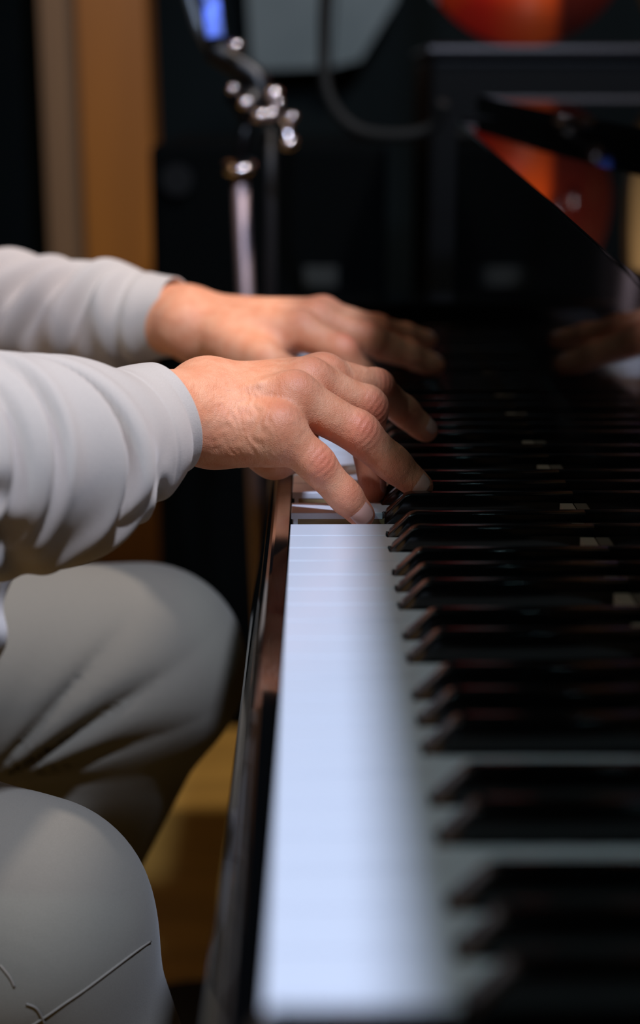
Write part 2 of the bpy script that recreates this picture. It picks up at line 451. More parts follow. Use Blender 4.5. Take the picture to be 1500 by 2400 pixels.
# fallboard : stands behind the keys, its top edge rises towards the bass end
def topz(Y): return ZK + 0.141 + (Y - 0.70) * 0.0565
FX = 0.012                                         # lean of its top edge
ledge_y0, ledge_y1 = Y_TREBLE - 0.13, Y_BASS + 0.10
bm = bmesh.new(); N_ = 10
for k in range(1):
    v = []
    for Y in (ledge_y0, ledge_y1):
        t = topz(Y)
        v.append([bm.verts.new(p) for p in [(XF, Y, ZK + 0.003), (XF, Y, t - 0.0018), (XF + 0.0006, Y, t - 0.0014), (XF + 0.002, Y, t - 0.0014), (XF + 0.022, Y, t - 0.0014), (XF + 0.022, Y, ZK + 0.003)]])
    a, c = v
    for i in range(6): bm.faces.new([a[i], a[(i + 1) % 6], c[(i + 1) % 6], c[i]])
    bm.faces.new(a[::-1]); bm.faces.new(c)
part('fallboard', bm, M['black'])
bm = bmesh.new(); box(bm, XF - 0.007, XF - 0.0003, Y_TREBLE, Y_BASS, ZK + 0.0006, ZK + 0.0070); part('glint_strip', bm, M['glint'])  # strip added to show as tan glints at the fallboard foot
# the case behind the fallboard: ledge, then the closed lid one step higher
bm = bmesh.new()
slab(bm, [(XF + 0.0008, ledge_y0, topz(ledge_y0)), (0.55, ledge_y0, topz(ledge_y0)), (0.55, ledge_y1, topz(ledge_y1)), (XF + 0.0008, ledge_y1, topz(ledge_y1))], 0.0012)
part('music_shelf', bm, M['dusty'])
def lidz(Y): return topz(Y) + 0.018
bm = bmesh.new()
lid = [(0.175, 1.72), (0.215, 1.50), (0.262, 1.30), (0.34, 1.00), (0.42, 0.60), (0.46, 0.10), (1.35, 0.10), (1.35, 1.72)]
slab(bm, [(x, y, lidz(y)) for x, y in lid], 0.018)
bmesh.ops.bevel(bm, geom=list(bm.edges), offset=0.002, segments=2, affect='EDGES')
part('lid', bm, M['dusty'])
# body of the case under the lid and legs
bm = bmesh.new(); box(bm, XF + 0.02, 1.40, Y_TREBLE - 0.13, Y_BASS + 0.12, ZK - 0.13, ZK + 0.06, 0.004); part('case', bm, M['black'])
for x, y in ((0.22, Y_TREBLE - 0.05), (0.22, Y_BASS + 0.03), (1.2, 1.0)):
    bm = bmesh.new()
    prism(bm, [(x - 0.05, y - 0.05), (x + 0.05, y - 0.05), (x + 0.05, y + 0.05), (x - 0.05, y + 0.05)], 'z', 0.0, ZK - 0.13)
    bmesh.ops.bevel(bm, geom=list(bm.edges), offset=0.006, segments=2, affect='EDGES')
    part('leg', bm, M['black'])
# added board, out of view, put in to shade the back half of the keyboard
SHADE_H = ZK + 0.345
bm = bmesh.new()
slab(bm, [(0.106, -0.25, SHADE_H), (0.50, -0.25, SHADE_H + 0.05), (0.50, 1.75, SHADE_H + 0.05), (0.106, 1.75, SHADE_H)], 0.012)
part('shade_board', bm, M['black'])
bm = bmesh.new(); tube(bm, [(0.47, 0.25, lidz(0.25)), (0.47, 0.25, SHADE_H + 0.03)], 0.006); part('shade_board_prop', bm, M['blackmetal'], True)  # prop invented to hold the added shading board

# ------------------------------------------------------------------ person
person = empty('person', (-0.45, 1.0, 0.0))
tag(person, 'seated person in cream sweatshirt and grey trousers playing with both hands', 'person')
def kid(o): 
    o.parent = person; o.matrix_parent_inverse = Matrix.Translation(-Vector(person.location)); return o

def V3(v): return np.array([v[0], v[1], v[2]], np.float32)
def hand(joints, wrist, forearm, pads, thumb, dors, h=0.0009, extra=None, dfing=None):
    """joints: list of fingers [(px,py,z,r) x4]; returns verts, faces, red weights, joint list"""
    pj = [[(P(a, b_, c), r) for a, b_, c, r in f] for f in joints]
    (wu, wr), rw = [P(*q) for q in wrist[0]], wrist[1]
    allp = [p for f in pj for p, r in f] + [wu, wr] + [P(*q[:3]) for q in thumb]
    fa = forearm
    lo = np.min([V3(p) for p in allp], 0) - 0.024; hi = np.max([V3(p) for p in allp], 0) + 0.024
    lo = np.minimum(lo, V3(P(*fa[0][:3])) - 0.045)
    G = Grid(lo, hi, h)
    d = Vector(dors).normalized()
    palm = smin(G.cone(wu, wr, rw, rw), G.cone(P(*fa[0][:3]), (wu + wr) / 2, fa[0][3], rw * 1.12), 0.012)
    mid = (wu + wr) / 2
    n = len(pj)
    for i, f in enumerate(pj):
        m, r = f[0]
        t = i / (n - 1.0)
        base = wu + (wr - wu) * t
        base = base + (m - base) * 0.12
        palm = smin(palm, G.cone(base, m, rw * 0.72, r * 1.02), 0.010)
        palm = smin(palm, G.cone(base - d * 0.010, m - d * 0.007 - (m - base) * 0.12, rw * 0.72, r * 0.98), 0.010)
    for i in range(n - 1):
        a = pj[i][0][0]; c = pj[i + 1][0][0]
        palm = smin(palm, G.cone(a - d * 0.003 , c - d * 0.003, 0.0085, 0.0085), 0.006)
    for q in pads:
        palm = smin(palm, G.cone(P(*q[0]), P(*q[1]), q[2], q[3]), 0.010)
    # tendons and knuckle bosses
    for i, f in enumerate(pj):
        m, r = f[0]
        t = i / (n - 1.0)
        base = wu + (wr - wu) * (0.3 + 0.4 * t) + d * (rw * 0.55)
        palm = smin(palm, G.cone(base, m + d * (r * 0.60), 0.0024, 0.0030), 0.007)
        palm = smin(palm, G.cone(m + d * r * 0.36, m + d * r * 0.37 + (f[1][0] - m) * 0.05, r * 0.62, r * 0.60), 0.008)
    if extra:
        for a, b_, r in extra:
            palm = smin(palm, G.cone(P(*a), P(*b_), r, r), 0.0025)
    out = palm; knuck = []
    if dfing: d = Vector(dfing).normalized()
    chains = [[(p, r) for p, r in f] for f in pj] + [[(P(a, b_, c), r) for a, b_, c, r in thumb]]
    for ci, f in enumerate(chains):
        pts = [p for p, r in f]; rs = [r for p, r in f]
        g = G.chain(pts, rs, 0.004)
        # joint bosses, finger-tip pad
        for j in (1, 2):
            tdir = (pts[j + 1] - pts[j - 1]).normalized()
            dd = (d - tdir * d.dot(tdir)).normalized()
            c0 = pts[j] + dd * rs[j] * 0.10
            g = smin(g, G.cone(c0 - tdir * 0.002, c0 + tdir * 0.002, rs[j] * 0.97, rs[j] * 0.97), 0.004)
            if ci < n: knuck.append((pts[j] + dd * rs[j] * 0.9, tdir, dd, rs[j], j))
        tdir = (pts[3] - pts[2]).normalized(); dd = (d - tdir * d.dot(tdir)).normalized()
        # flesh under each segment
        for j in (0, 1, 2):
            a = pts[j] + (pts[j + 1] - pts[j]) * 0.35; c = pts[j] + (pts[j + 1] - pts[j]) * 0.75
            tj = (pts[j + 1] - pts[j]).normalized(); dj = (d - tj * d.dot(tj)).normalized()
            g = smin(g, G.cone(a - dj * rs[j] * 0.18, c - dj * rs[j + 1] * 0.2, rs[j] * 0.9, rs[j + 1] * 0.92), 0.004)
        out = smin(out, g, 0.0055) if ci == n else np.minimum(out, smin(palm, g, 0.006))
    # knuckle creases
    for c0, tdir, dd, r, j in knuck:
        X = G.x - c0.x; Y = G.y - c0.y; Z = G.z - c0.z
        q = X * tdir.x + Y * tdir.y + Z * tdir.z
        s = tdir.cross(dd); sv = X * s.x + Y * s.y + Z * s.z
        dist2 = X * X + Y * Y + Z * Z
        am = 0.00040 if j == 1 else 0.00024
        wl = 0.0034 if j == 1 else 0.0026
        out = out + (am * np.exp(-dist2 / (r * 0.85) ** 2) * np.cos(2 * np.pi * (np.abs(q) + sv * sv * 22) / wl)).astype(np.float32)
    # wrist wrinkles on the little-finger side
    c0 = wu + (pj[0][0][0] - wu) * 0.62
    if extra is not None:
        ax = (pj[0][0][0] - wu).normalized()
        X = G.x - c0.x; Y = G.y - c0.y; Z = G.z - c0.z
        q = X * ax.x + Y * ax.y + Z * ax.z
        out = out + (0.00052 * np.exp(-(X * X + Y * Y + Z * Z) / 0.020 ** 2) * np.cos(2 * np.pi * (q + 0.2 * Z + 0.0022 * np.sin(Z * 330 + 2 * np.sin(q * 300)) + 0.001 * np.sin(Y * 700)) / (0.0050 + 0.0012 * np.sin(q * 190)))).astype(np.float32)
    V, Fq = surface_nets(G, out)
    red = np.zeros(len(V), np.float32)
    for c0, tdir, dd, r, j in knuck:
        dd2 = ((V - V3(c0)) ** 2).sum(1); red = np.maximum(red, (0.75 if j == 1 else 0.45) * np.exp(-dd2 / (r * 1.0) ** 2))
    for f in chains:
        dd2 = ((V - V3(f[3][0])) ** 2).sum(1); red = np.maximum(red, 0.6 * np.exp(-dd2 / 0.011 ** 2))
    for f in pj:
        dd2 = ((V - V3(f[0][0] + Vector(dors).normalized() * 0.008)) ** 2).sum(1); red = np.maximum(red, 0.5 * np.exp(-dd2 / 0.009 ** 2))
    return V, Fq, red, chains

# right hand: little finger nearest the camera.  (px, py, depth, radius)
RH = [
    [(652, 1002, .862, .0112), (738, 1084, .868, .0093), (806, 1160, .877, .0080), (849, 1207, .883, .0068)],   # little
    [(688, 928, .874, .0118), (838, 1012, .885, .0104), (918, 1084, .893, .0088), (984, 1140, .899, .0073)],   # ring
    [(722, 896, .896, .0120), (860, 952, .915, .0102), (866, 1050, .925, .0085), (875, 1148, .926, .0072)],    # middle
    [(755, 885, .918, .0120), (880, 905, .950, .0092), (945, 962, .975, .0080), (998, 1008, .987, .0072)],     # index
]
RW = (((492, 1000, .872), (480, 922, .890)), 0.0195)
RF = [(330, 985, .850, .026)]
RP = [((540, 1015, .872), (640, 1036, .868), .0145, .0125), ((560, 1010, .90), (640, 1050, .905), .014, .012)]
RT = [(560, 1000, .905, .015), (640, 1068, .912, .0120), (700, 1062, .945, .0100), (716, 985, .968, .0085)]
REX = [((500, 930, .868), (610, 905, .866), .0016), ((610, 905, .866), (650, 890, .871), .0019), ((540, 880, .88), (640, 868, .886), .0016)]
rv, rf_, rred, rch = hand(RH, RW, RF, RP, RT, (0.22, -0.62, 0.75), extra=REX, dfing=(0.10, -0.88, 0.5))
LH = [
    [(752, 742, 1.245, .0112), (850, 775, 1.262, .0090), (900, 800, 1.280, .0080), (935, 825, 1.290, .0068)],  # little
    [(756, 738, 1.222, .0118), (884, 768, 1.238, .0090), (950, 783, 1.260, .0075), (1005, 796, 1.278, .0066)], # ring
    [(742, 748, 1.198, .0122), (868, 796, 1.200, .0108), (955, 828, 1.220, .0092), (1018, 856, 1.238, .0080)], # middle
    [(706, 772, 1.172, .0122), (800, 822, 1.160, .0102), (850, 880, 1.165, .0088), (870, 935, 1.170, .0074)],  # index
]
LW = (((440, 738, 1.225), (436, 768, 1.195)), 0.0215)
LF = [(300, 750, 1.240, .027)]
LP = [((520, 790, 1.185), (620, 830, 1.165), .017, .013)]
LT = [(530, 800, 1.175, .0165), (620, 848, 1.150, .0130), (695, 885, 1.135, .0110), (755, 905, 1.130, .0088)]
lv, lf_, lred, lch = hand(LH, LW, LF, LP, LT, (0.15, -0.05, 0.98), h=0.0014)

# trunk, head, arms inside the clothes
S_R = Vector((-0.34, 0.80, 1.10)); S_L = Vector((-0.34, 1.22, 1.10))
E_R = P(-420, 1150, 0.70); E_L = P(-480, 745, 1.37)
PEL = Vector((-0.50, 1.01, 0.56))
HEADC = Vector((-0.285, 1.01, 1.335))
def body_core():
    G = Grid((-0.70, 0.50, 0.42), (-0.05, 1.52, 1.50), 0.007)
    f = G.cone(PEL, (-0.42, 1.01, 0.82), 0.125, 0.12)
    for dy in (-0.07, 0.07):
        f = smin(f, G.cone((-0.47, 1.01 + dy, 0.62), (-0.38, 1.01 + dy * 1.3, 1.03), 0.105, 0.095), 0.05)
    f = smin(f, G.cone((-0.36, 0.88, 1.11), (-0.36, 1.14, 1.11), 0.055, 0.055), 0.05)
    f = smin(f, G.cone((-0.36, 1.01, 1.10), (-0.32, 1.01, 1.25), 0.055, 0.052), 0.03)
    for S, E, W in ((S_R, E_R, P(330, 985, .850)), (S_L, E_L, P(300, 750, 1.240))):
        f = smin(f, G.cone(S, E, 0.045, 0.036), 0.03); f = smin(f, G.cone(E, W, 0.036, 0.026), 0.02)
    # head, jaw, nose, brow, ears, lips
    h0 = HEADC; fw = Vector((0.83, 0, -0.55)).normalized(); up = Vector((0.55, 0, 0.83)).normalized()
    f = smin(f, G.cone(h0 - fw * 0.015 + up * 0.02, h0 + fw * 0.015 + up * 0.02, 0.082, 0.078), 0.03)
    f = smin(f, G.cone(h0 + fw * 0.03 - up * 0.05, h0 + fw * 0.052 - up * 0.085, 0.055, 0.032), 0.03)
    f = smin(f, G.cone(h0 + fw * 0.088 + up * 0.01, h0 + fw * 0.108 - up * 0.025, 0.008, 0.013), 0.012)
    f = smin(f, G.cone(h0 + fw * 0.085 - up * 0.055 + Vector((0, .014, 0)), h0 + fw * 0.085 - up * 0.055 - Vector((0, .014, 0)), 0.007, 0.007), 0.008)
    for sgn in (-1, 1):
        e = Vector((0, sgn, 0))
        f = smin(f, G.cone(h0 + e * 0.078 + up * 0.012, h0 + e * 0.080 - up * 0.02, 0.014, 0.010), 0.006)
        f = smin(f, G.cone(h0 + e * 0.014 + fw * 0.082 + up * 0.026, h0 + e * 0.045 + fw * 0.070 + up * 0.026, 0.011, 0.010), 0.012)
    return surface_nets(G, f)
bv, bf_ = body_core()
V, Fq = join_vf([(rv, rf_), (lv, lf_), (bv, bf_)])
me = mesh_vf('body', V, Fq)
at = me.attributes.new('red', 'FLOAT', 'POINT'); at.data.foreach_set('value', np.concatenate([rred, lred, np.zeros(len(bv), np.float32)]))
body = kid(link('body', me, M['skin'], None, True))
sm = body.modifiers.new('smooth', 'SMOOTH'); sm.factor = 0.5; sm.iterations = 2

# finger nails
def nail(tip_pt, prev_pt, r, dors, width, length):
    t = (tip_pt - prev_pt).normalized(); d = Vector(dors); d = (d - t * d.dot(t)).normalized(); s = t.cross(d)
    bm = bmesh.new(); nu, nv = 14, 12; rows = []
    for i in range(nu + 1):
        u = i / nu; row = []
        for j in range(nv + 1):
            v = -1 + 2 * j / nv
            # rounded plan outline
            wv = math.sqrt(max(0, 1 - max(0, (u - 0.72) / 0.30) ** 2)) * math.sqrt(max(0.0, 1 - max(0, (0.42 - u) / 0.46) ** 2))
            a = v * width / r * wv * 0.5
            rr = r * (1.075 - 0.10 * max(0, u - 0.5))
            sag = 0.0006 * (u * 2 - 1) ** 2 + 0.0007 * max(0, (0.15 - u) / 0.15)
            row.append(bm.verts.new(tip_pt + t * (length * (u - 0.80)) + (d * math.cos(a) + s * math.sin(a)) * (rr - sag)))
        rows.append(row)
    for i in range(nu):
        for j in range(nv): bm.faces.new([rows[i][j], rows[i][j + 1], rows[i + 1][j + 1], rows[i + 1][j]])
    o = kid(bobj('fingernail', bm, M['nail'], None, True))
    so = o.modifiers.new('solid', 'SOLIDIFY'); so.thickness = 0.0006; so.offset = -1
for (ch, dl) in ((rch, [(-0.02, -0.95, 0.32), (0.05, -0.93, 0.36), (0.9, -0.1, 0.4), (0.5, -0.6, 0.6), (0.2, 0.3, 0.9)]), (lch, [(0.15, -0.05, 0.98)] * 5)):
    for ci, f in enumerate(ch):
        dors = dl[ci]
        wd = [0.0118, 0.0130, 0.0125, 0.0120, 0.0140][ci]
        nail(f[3][0], f[2][0], f[3][1], dors, wd, 0.0125)

# sweatshirt: sleeves as pushed-up tubes with folds, trunk as a soft shell
def sleeve(path, rad, foldf, nseg=260, nphi=160, side=Vector((0, -1, 0))):
    pts = spline(path, 40); 
    # radius spline
    rp = spline([Vector((r, 0, 0)) for r in rad], 40)
    # resample by arc length
    L = [0]
    for a, c in zip(pts, pts[1:]): L.append(L[-1] + (c - a).length)
    tot = L[-1]; L = np.array(L); A = np.array([list(p) for p in pts]); Rr = np.array([p.x for p in rp])
    # denser near the cuff
    ss = tot * (np.linspace(0, 1, nseg) ** 1.5)
    cx = np.stack([np.interp(ss, L, A[:, i]) for i in range(3)], 1); rr = np.interp(ss, L, Rr)
    tan = np.gradient(cx, axis=0); tan /= np.linalg.norm(tan, axis=1)[:, None]
    for _ in range(12): tan[1:-1] = (tan[:-2] + tan[1:-1] * 2 + tan[2:]) / 4
    tan /= np.linalg.norm(tan, axis=1)[:, None]
    up = np.tile([0, 0, 1.0], (nseg, 1)); up -= tan * (up * tan).sum(1)[:, None]; up /= np.linalg.norm(up, axis=1)[:, None]
    sd = np.cross(tan, up)
    if sd[0].dot(list(side)) < 0: sd = -sd
    phi = np.linspace(0, 2 * np.pi, nphi, endpoint=False)
    S, PH = np.meshgrid(ss, phi, indexing='ij')
    D = foldf(S, PH)
    R = rr[:, None] + D
    V = cx[:, None, :] + (up[:, None, :] * np.cos(PH)[..., None] + sd[:, None, :] * np.sin(PH)[..., None]) * R[..., None]
    # turned-in cuff
    inner = []
    for dx, dr in ((0.0, -0.0008), (0.0004, -0.0016), (0.0015, -0.0022), (0.014, -0.0026)):
        c = cx[0] + (cx[3] - cx[0]) / np.linalg.norm(cx[3] - cx[0]) * dx
        inner.append(c[None, :] + (up[0][None, :] * np.cos(phi)[:, None] + sd[0][None, :] * np.sin(phi)[:, None]) * (rr[0] + D[0] + dr)[:, None])
    V = np.concatenate([np.stack(inner[::-1]), V]); n = V.shape[0]
    idx = np.arange(n * nphi).reshape(n, nphi); nx = np.roll(idx, -1, 1)
    Q = np.stack([idx[:-1], nx[:-1], nx[1:], idx[1:]], -1).reshape(-1, 4)
    return V.reshape(-1, 3), Q
def gs(x, w): return np.exp(-(x / w) ** 2)
def angd(p, c): return (p - c + np.pi) % (2 * np.pi) - np.pi
def crease(S, PH, s0, tilt, ph0, phw, depth, w, bow=0.0):
    d = angd(PH, ph0); c = s0 + tilt * d + bow * d * d
    x = S - c; m = gs(d, phw)
    return m * (-depth * gs(x, w) + depth * 0.75 * gs(x - 2.0 * w, 1.5 * w) + depth * 0.45 * gs(x + 2.1 * w, 1.6 * w))
rng = np.random.RandomState(3)
def fold_r(S, PH):
    D = 0
    cuff = 1 / (1 + np.exp(-(S - 0.033) / 0.004))
    d_ = angd(PH, 1.45); c_ = 0.078 + 0.0125 * d_ * d_; x_ = S - c_
    D = D + gs(d_, 1.5) * (0.0065 / (1 + np.exp(-x_ / 0.0012)) * np.exp(-np.maximum(x_, 0) / 0.022) - 0.0165 * gs(x_ + 0.0022, 0.0024) + 0.0045 * gs(x_ + 0.013, 0.007))
    D = D + crease(S, PH, 0.116, 0.0, 1.0, 0.85, 0.0065, 0.0032, 0.008)
    D = D + crease(S, PH, 0.137, 0.0, 1.0, 0.95, 0.0060, 0.0036, 0.008)
    D = D + crease(S, PH, 0.163, 0.0, 1.2, 1.2, 0.0062, 0.0042, 0.008)
    D = D + crease(S, PH, 0.225, 0.004, 1.3, 1.6, 0.0040, 0.0060, 0.002)
    D = D + crease(S, PH, 0.040, -0.022, 2.35, 0.40, 0.0055, 0.0048)
    D = D + crease(S, PH, 0.090, 0.040, 2.5, 0.6, 0.0055, 0.0060)
    D = D + crease(S, PH, 0.130, -0.045, 2.4, 0.45, 0.0045, 0.0080)
    D = D - 0.0050 * gs(S - 0.152, 0.008) * gs(angd(PH, 1.62), 0.15) - 0.0045 * gs(S - 0.166, 0.007) * gs(angd(PH, 1.68), 0.13) - 0.0060 * gs(S - 0.140, 0.010) * gs(angd(PH, 2.05), 0.18)
    D = D + 0.0012 * np.sin(S * 120 + 3 * np.sin(PH)) * np.sin(2 * PH + 9 * S) * cuff
    D = D * (0.15 + 0.85 * cuff)
    D = D - 0.0005 * gs(S - 0.0335, 0.0012)
    return D
def fold_l(S, PH):
    D = 0
    cuff = 1 / (1 + np.exp(-(S - 0.024) / 0.003))
    D = D + crease(S, PH, 0.030, 0.004, 1.0, 2.2, 0.0050, 0.0050)
    for s0, t, dp, w_ in ((0.056, 0.016, .0075, .0058), (0.088, 0.024, .0080, .0066), (0.118, 0.022, .0080, .0066), (0.150, .026, .0075, .007), (.185, .022, .007, .008), (.22, .01, .005, .008)):
        D = D + crease(S, PH, s0, t, 1.0, 1.9, dp, w_)
    D = D + 0.0012 * np.sin(S * 140 + 2 * PH) * cuff
    return D * (0.12 + 0.88 * cuff)
r_path = [P(386, 980, .860), P(340, 998, .852), P(280, 1032, .836), P(150, 1066, .806), P(0, 1085, .778), P(-250, 1120, .735), E_R, E_R + (S_R - E_R) * 0.35 + Vector((0.01, -.01, 0)), E_R + (S_R - E_R) * 0.7, S_R]
r_rad = [.0300, .0325, .0378, .0485, .0500, .052, .053, .056, .062, .070]
l_path = [P(412, 742, 1.222), P(370, 742, 1.228), P(300, 744, 1.238), P(150, 748, 1.262), P(0, 735, 1.288), P(-250, 738, 1.33), E_L, E_L + (S_L - E_L) * 0.35, E_L + (S_L - E_L) * 0.7, S_L]
l_rad = [.0290, .0310, .0360, .0400, .0455, .049, .052, .056, .062, .070]
sv1 = sleeve(r_path, r_rad, fold_r); sv2 = sleeve(l_path, l_rad, fold_l, nseg=220, nphi=120)
def trunk_shell():
    G = Grid((-0.72, 0.66, 0.46), (-0.12, 1.36, 1.27), 0.006)
    f = G.cone((-0.46, 0.95, 0.66), (-0.38, 0.92, 1.00), 0.145, 0.115)
    f = smin(f, G.cone((-0.46, 1.07, 0.66), (-0.38, 1.10, 1.00), 0.145, 0.115), 0.06)
    f = smin(f, G.cone((-0.40, 0.94, 0.68), (-0.32, 0.95, 0.665), 0.115, 0.075), 0.05)
    f = smin(f, G.cone((-0.40, 1.08, 0.68), (-0.32, 1.06, 0.665), 0.115, 0.075), 0.05)
    f = smin(f, G.cone(S_R, (-0.36, 0.95, 1.12), 0.068, 0.075), 0.05); f = smin(f, G.cone(S_L, (-0.36, 1.07, 1.12), 0.068, 0.075), 0.05)
    f = smin(f, G.cone((-0.36, 1.01, 1.13), (-0.345, 1.01, 1.175), 0.085, 0.066), 0.03)
    f = f + 0.004 * np.sin(G.z * 55 + 2 * np.sin(G.y * 17) + 6 * G.x) * np.exp(-((G.z - 0.68) / 0.13) ** 2)
    return surface_nets(G, f)
tv = trunk_shell()
V, Fq = join_vf([sv1, sv2, tv])
sw = kid(link('sweatshirt', mesh_vf('sweatshirt', V, Fq), M['fabric'], None, True))
# undershirt hem that hangs out over the lap
def hem():
    G = Grid((-0.34, 0.90, 0.50), (-0.12, 1.16, 0.72), 0.0035)
    f = G.cone((-0.30, 0.98, 0.665), (-0.232, 1.00, 0.640), 0.062, 0.052)
    f = smin(f, G.cone((-0.30, 1.04, 0.62), (-0.238, 1.02, 0.595), 0.055, 0.046), 0.02)
    f = f + 0.0035 * np.sin(G.z * 120 + 5 * np.sin(G.y * 30)) + 0.002 * np.sin(G.y * 160)
    return surface_nets(G, f)
hv = hem(); us = kid(link('undershirt', mesh_vf('undershirt', *hv), M['shirt'], None, True)); us['label'] = 'white undershirt hem on the lap'

# trousers
K_R = P(55, 2175, .862); K_L = P(335, 1562, 1.215)
A_R = Vector((-0.040, 0.86, 0.12)); A_L = Vector((-0.30, 1.22, 0.12))
H_R = Vector((-0.47, 0.93, 0.54)); H_L = Vector((-0.47, 1.09, 0.54))
def trousers():
    G = Grid((-0.66, 0.66, 0.08), (0.06, 1.36, 0.72), 0.0036)
    legs = []
    for Hh, K, A, kr in ((H_R, K_R, A_R, .0665), (H_L, K_L, A_L, .0740)):
        f = G.cone(Hh, K, 0.092, kr)
        f = smin(f, G.cone(K, A, kr * 0.90, 0.058), 0.020)
        legs.append(f)
    # folds that fan out over the inside of the left leg
    c0 = P(-95, 1905, 1.15)
    X = G.x - c0.x; Z = G.z - c0.z
    ang = np.arctan2(Z, X); rad = np.sqrt(X * X + Z * Z)
    m = np.exp(-((ang - 0.62) / 0.30) ** 2) * np.clip((rad - 0.02) / 0.04, 0, 1) * np.exp(-(rad / 0.155) ** 4) * (G.y < K_L.y + 0.01)
    legs[1] = legs[1] + (0.014 * m * (1 - np.abs(np.cos(ang * 12.5 + 3 * rad)) ** 0.7 * 1.3)).astype(np.float32)
    c0 = K_R + Vector((-0.055, -0.02, -0.065)); X = G.x - c0.x; Z = G.z - c0.z
    ang = np.arctan2(Z, X); rad = np.sqrt(X * X + Z * Z)
    m = np.exp(-((ang - 0.15) / 0.5) ** 2) * np.clip(rad / 0.02, 0, 1) * np.exp(-(rad / 0.07) ** 2)
    legs[0] = legs[0] + (0.0035 * m * np.cos(ang * 12)).astype(np.float32)
    f = smin(legs[0], legs[1], 0.02)
    f = smin(f, G.cone((-0.50, 0.96, 0.575), (-0.50, 1.06, 0.575), 0.115, 0.115), 0.04)
    return surface_nets(G, f)
tr = trousers()
kid(link('trousers', mesh_vf('trousers', *tr), M['trouser'], None, True))
from mathutils.bvhtree import BVHTree
bvh = BVHTree.FromPolygons([tuple(map(float, v)) for v in tr[0]], [tuple(map(int, q)) for q in tr[1]])
def on_cloth(px, py):
    d_ = (P(px, py, 1.0) - CAM).normalized(); h_ = bvh.ray_cast(CAM, d_)
    return (h_[0] + h_[1].normalized() * 0.0003) if h_[0] is not None and h_[3] < 1.4 else None
for line in ([(352, 2206), (320, 2228), (280, 2258), (235, 2292), (190, 2325), (150, 2352), (110, 2380), (60, 2412)], [(0, 2262), (12, 2276), (24, 2292), (34, 2312)], [(62, 2352), (84, 2362), (98, 2384), (104, 2400)]):
    sp_ = [p for p in (on_cloth(*q) for q in line) if p is not None]
    if len(sp_) > 2:
        bm = bmesh.new(); tube(bm, spline(sp_, 6), 0.0006, 6); kid(bobj('seam', bm, M['seam'], None, True))
# shoes and hair
def shoe(a, yaw):
    G = Grid((a.x - 0.12, a.y - 0.14, 0.0), (a.x + 0.26, a.y + 0.14, 0.17), 0.004)
    fw = Vector((math.cos(yaw), math.sin(yaw), 0))
    p0 = Vector((a.x, a.y, 0.045)) - fw * 0.03
    f = G.cone(p0, p0 + fw * 0.12, 0.038, 0.040); f = smin(f, G.cone(p0 + fw * 0.12, p0 + fw * 0.19 + Vector((0, 0, -.008)), 0.040, 0.030), 0.02)
    f = smin(f, G.cone(p0, (a.x, a.y, 0.12), 0.036, 0.036), 0.03)
    f = np.maximum(f, 0.002 - G.z + 0 * f)
    kid(link('shoe', mesh_vf('shoe', *surface_nets(G, f)), M['shoe'], None, True))
shoe(A_R, 0.0); shoe(A_L, 0.1)
def hair():
    G = Grid((-0.42, 0.88, 1.22), (-0.15, 1.14, 1.50), 0.004)
    h0 = HEADC; fw = Vector((0.83, 0, -0.55)).normalized(); up = Vector((0.55, 0, 0.83)).normalized()
    f = G.cone(h0 - fw * 0.022 + up * 0.026, h0 + fw * 0.010 + up * 0.030, 0.086, 0.080)
    f = np.maximum(f, ((G.x - h0.x) * fw.x + (G.z - h0.z) * fw.z - 0.035 - 0.5 * ((G.x - h0.x) * up.x + (G.z - h0.z) * up.z) + 0 * f))
    f = f + 0.0012 * np.sin(G.y * 900 + 3 * np.sin(G.x * 60))
    kid(link('hair', mesh_vf('hair', *surface_nets(G, f)), M['hair'], None, True))
hair()

# bench
bench = empty('piano_bench', (-0.58, 1.0, 0)); tag(bench, 'black padded piano bench under the seated person', 'bench')
def bpart(name, bm, m): return reparent(bobj(name, bm, m), bench)
bm = bmesh.new(); box(bm, -0.78, -0.40, 0.70, 1.32, 0.38, 0.45, 0.018, 3); bpart('seat', bm, M['shoe'])
for x in (-0.75, -0.43):
    for y in (0.74, 1.28):
        bm = bmesh.new(); box(bm, x - 0.022, x + 0.022, y - 0.022, y + 0.022, 0, 0.385, 0.003); bpart('leg', bm, M['black'])

# ------------------------------------------------------------------ stand with clamp, tablet
ZS = 1.78
def Yp(px, py, z): return P(px, py, z)
top = P(561, 392, ZS); low = P(574, 660, ZS + 0.065)
ddir = (low - top) / (low.z - top.z)
foot = top + ddir * (0.02 - top.z)
stand = empty('microphone_stand', (foot.x, foot.y, 0)); tag(stand, 'chrome and black microphone stand with clamp, standing beyond the hands', 'stand')
def spart(name, bm, m, smooth=True, par=None): return reparent(bobj(name, bm, m, None, smooth), par or stand) if not par else None
bm = bmesh.new(); lathe(bm, [(0.0, 0.0), (0.045, 0.0), (0.048, 0.008), (0.045, 0.018), (0.03, 0.028), (0.015, 0.05), (0.0, 0.05)], (foot.x, foot.y, 0), 40)
spart('base', bm, M['blackmetal'])
bm = bmesh.new(); tube(bm, [foot, top], 0.0088, 16); spart('lower_tube', bm, mat('dull nickel', (0.34, 0.26, 0.26), 0.5, metal=1.0))
bm = bmesh.new(); up_ = (top - foot).normalized()
tube(bm, [top - up_ * 0.006, top - up_ * 0.004, top + up_ * 0.004, top + up_ * 0.006], [0.009, 0.0175, 0.0175, 0.012], 20); spart('collar', bm, M['chrome'])
cl = P(585, 245, ZS)
bm = bmesh.new(); tube(bm, [top, cl], 0.0065, 12); spart('upper_tube', bm, M['blackmetal'])
bm = bmesh.new(); tube(bm, [P(545, 215, ZS), P(570, 240, ZS), P(655, 262, ZS)], [0.012, 0.013, 0.012], 14)
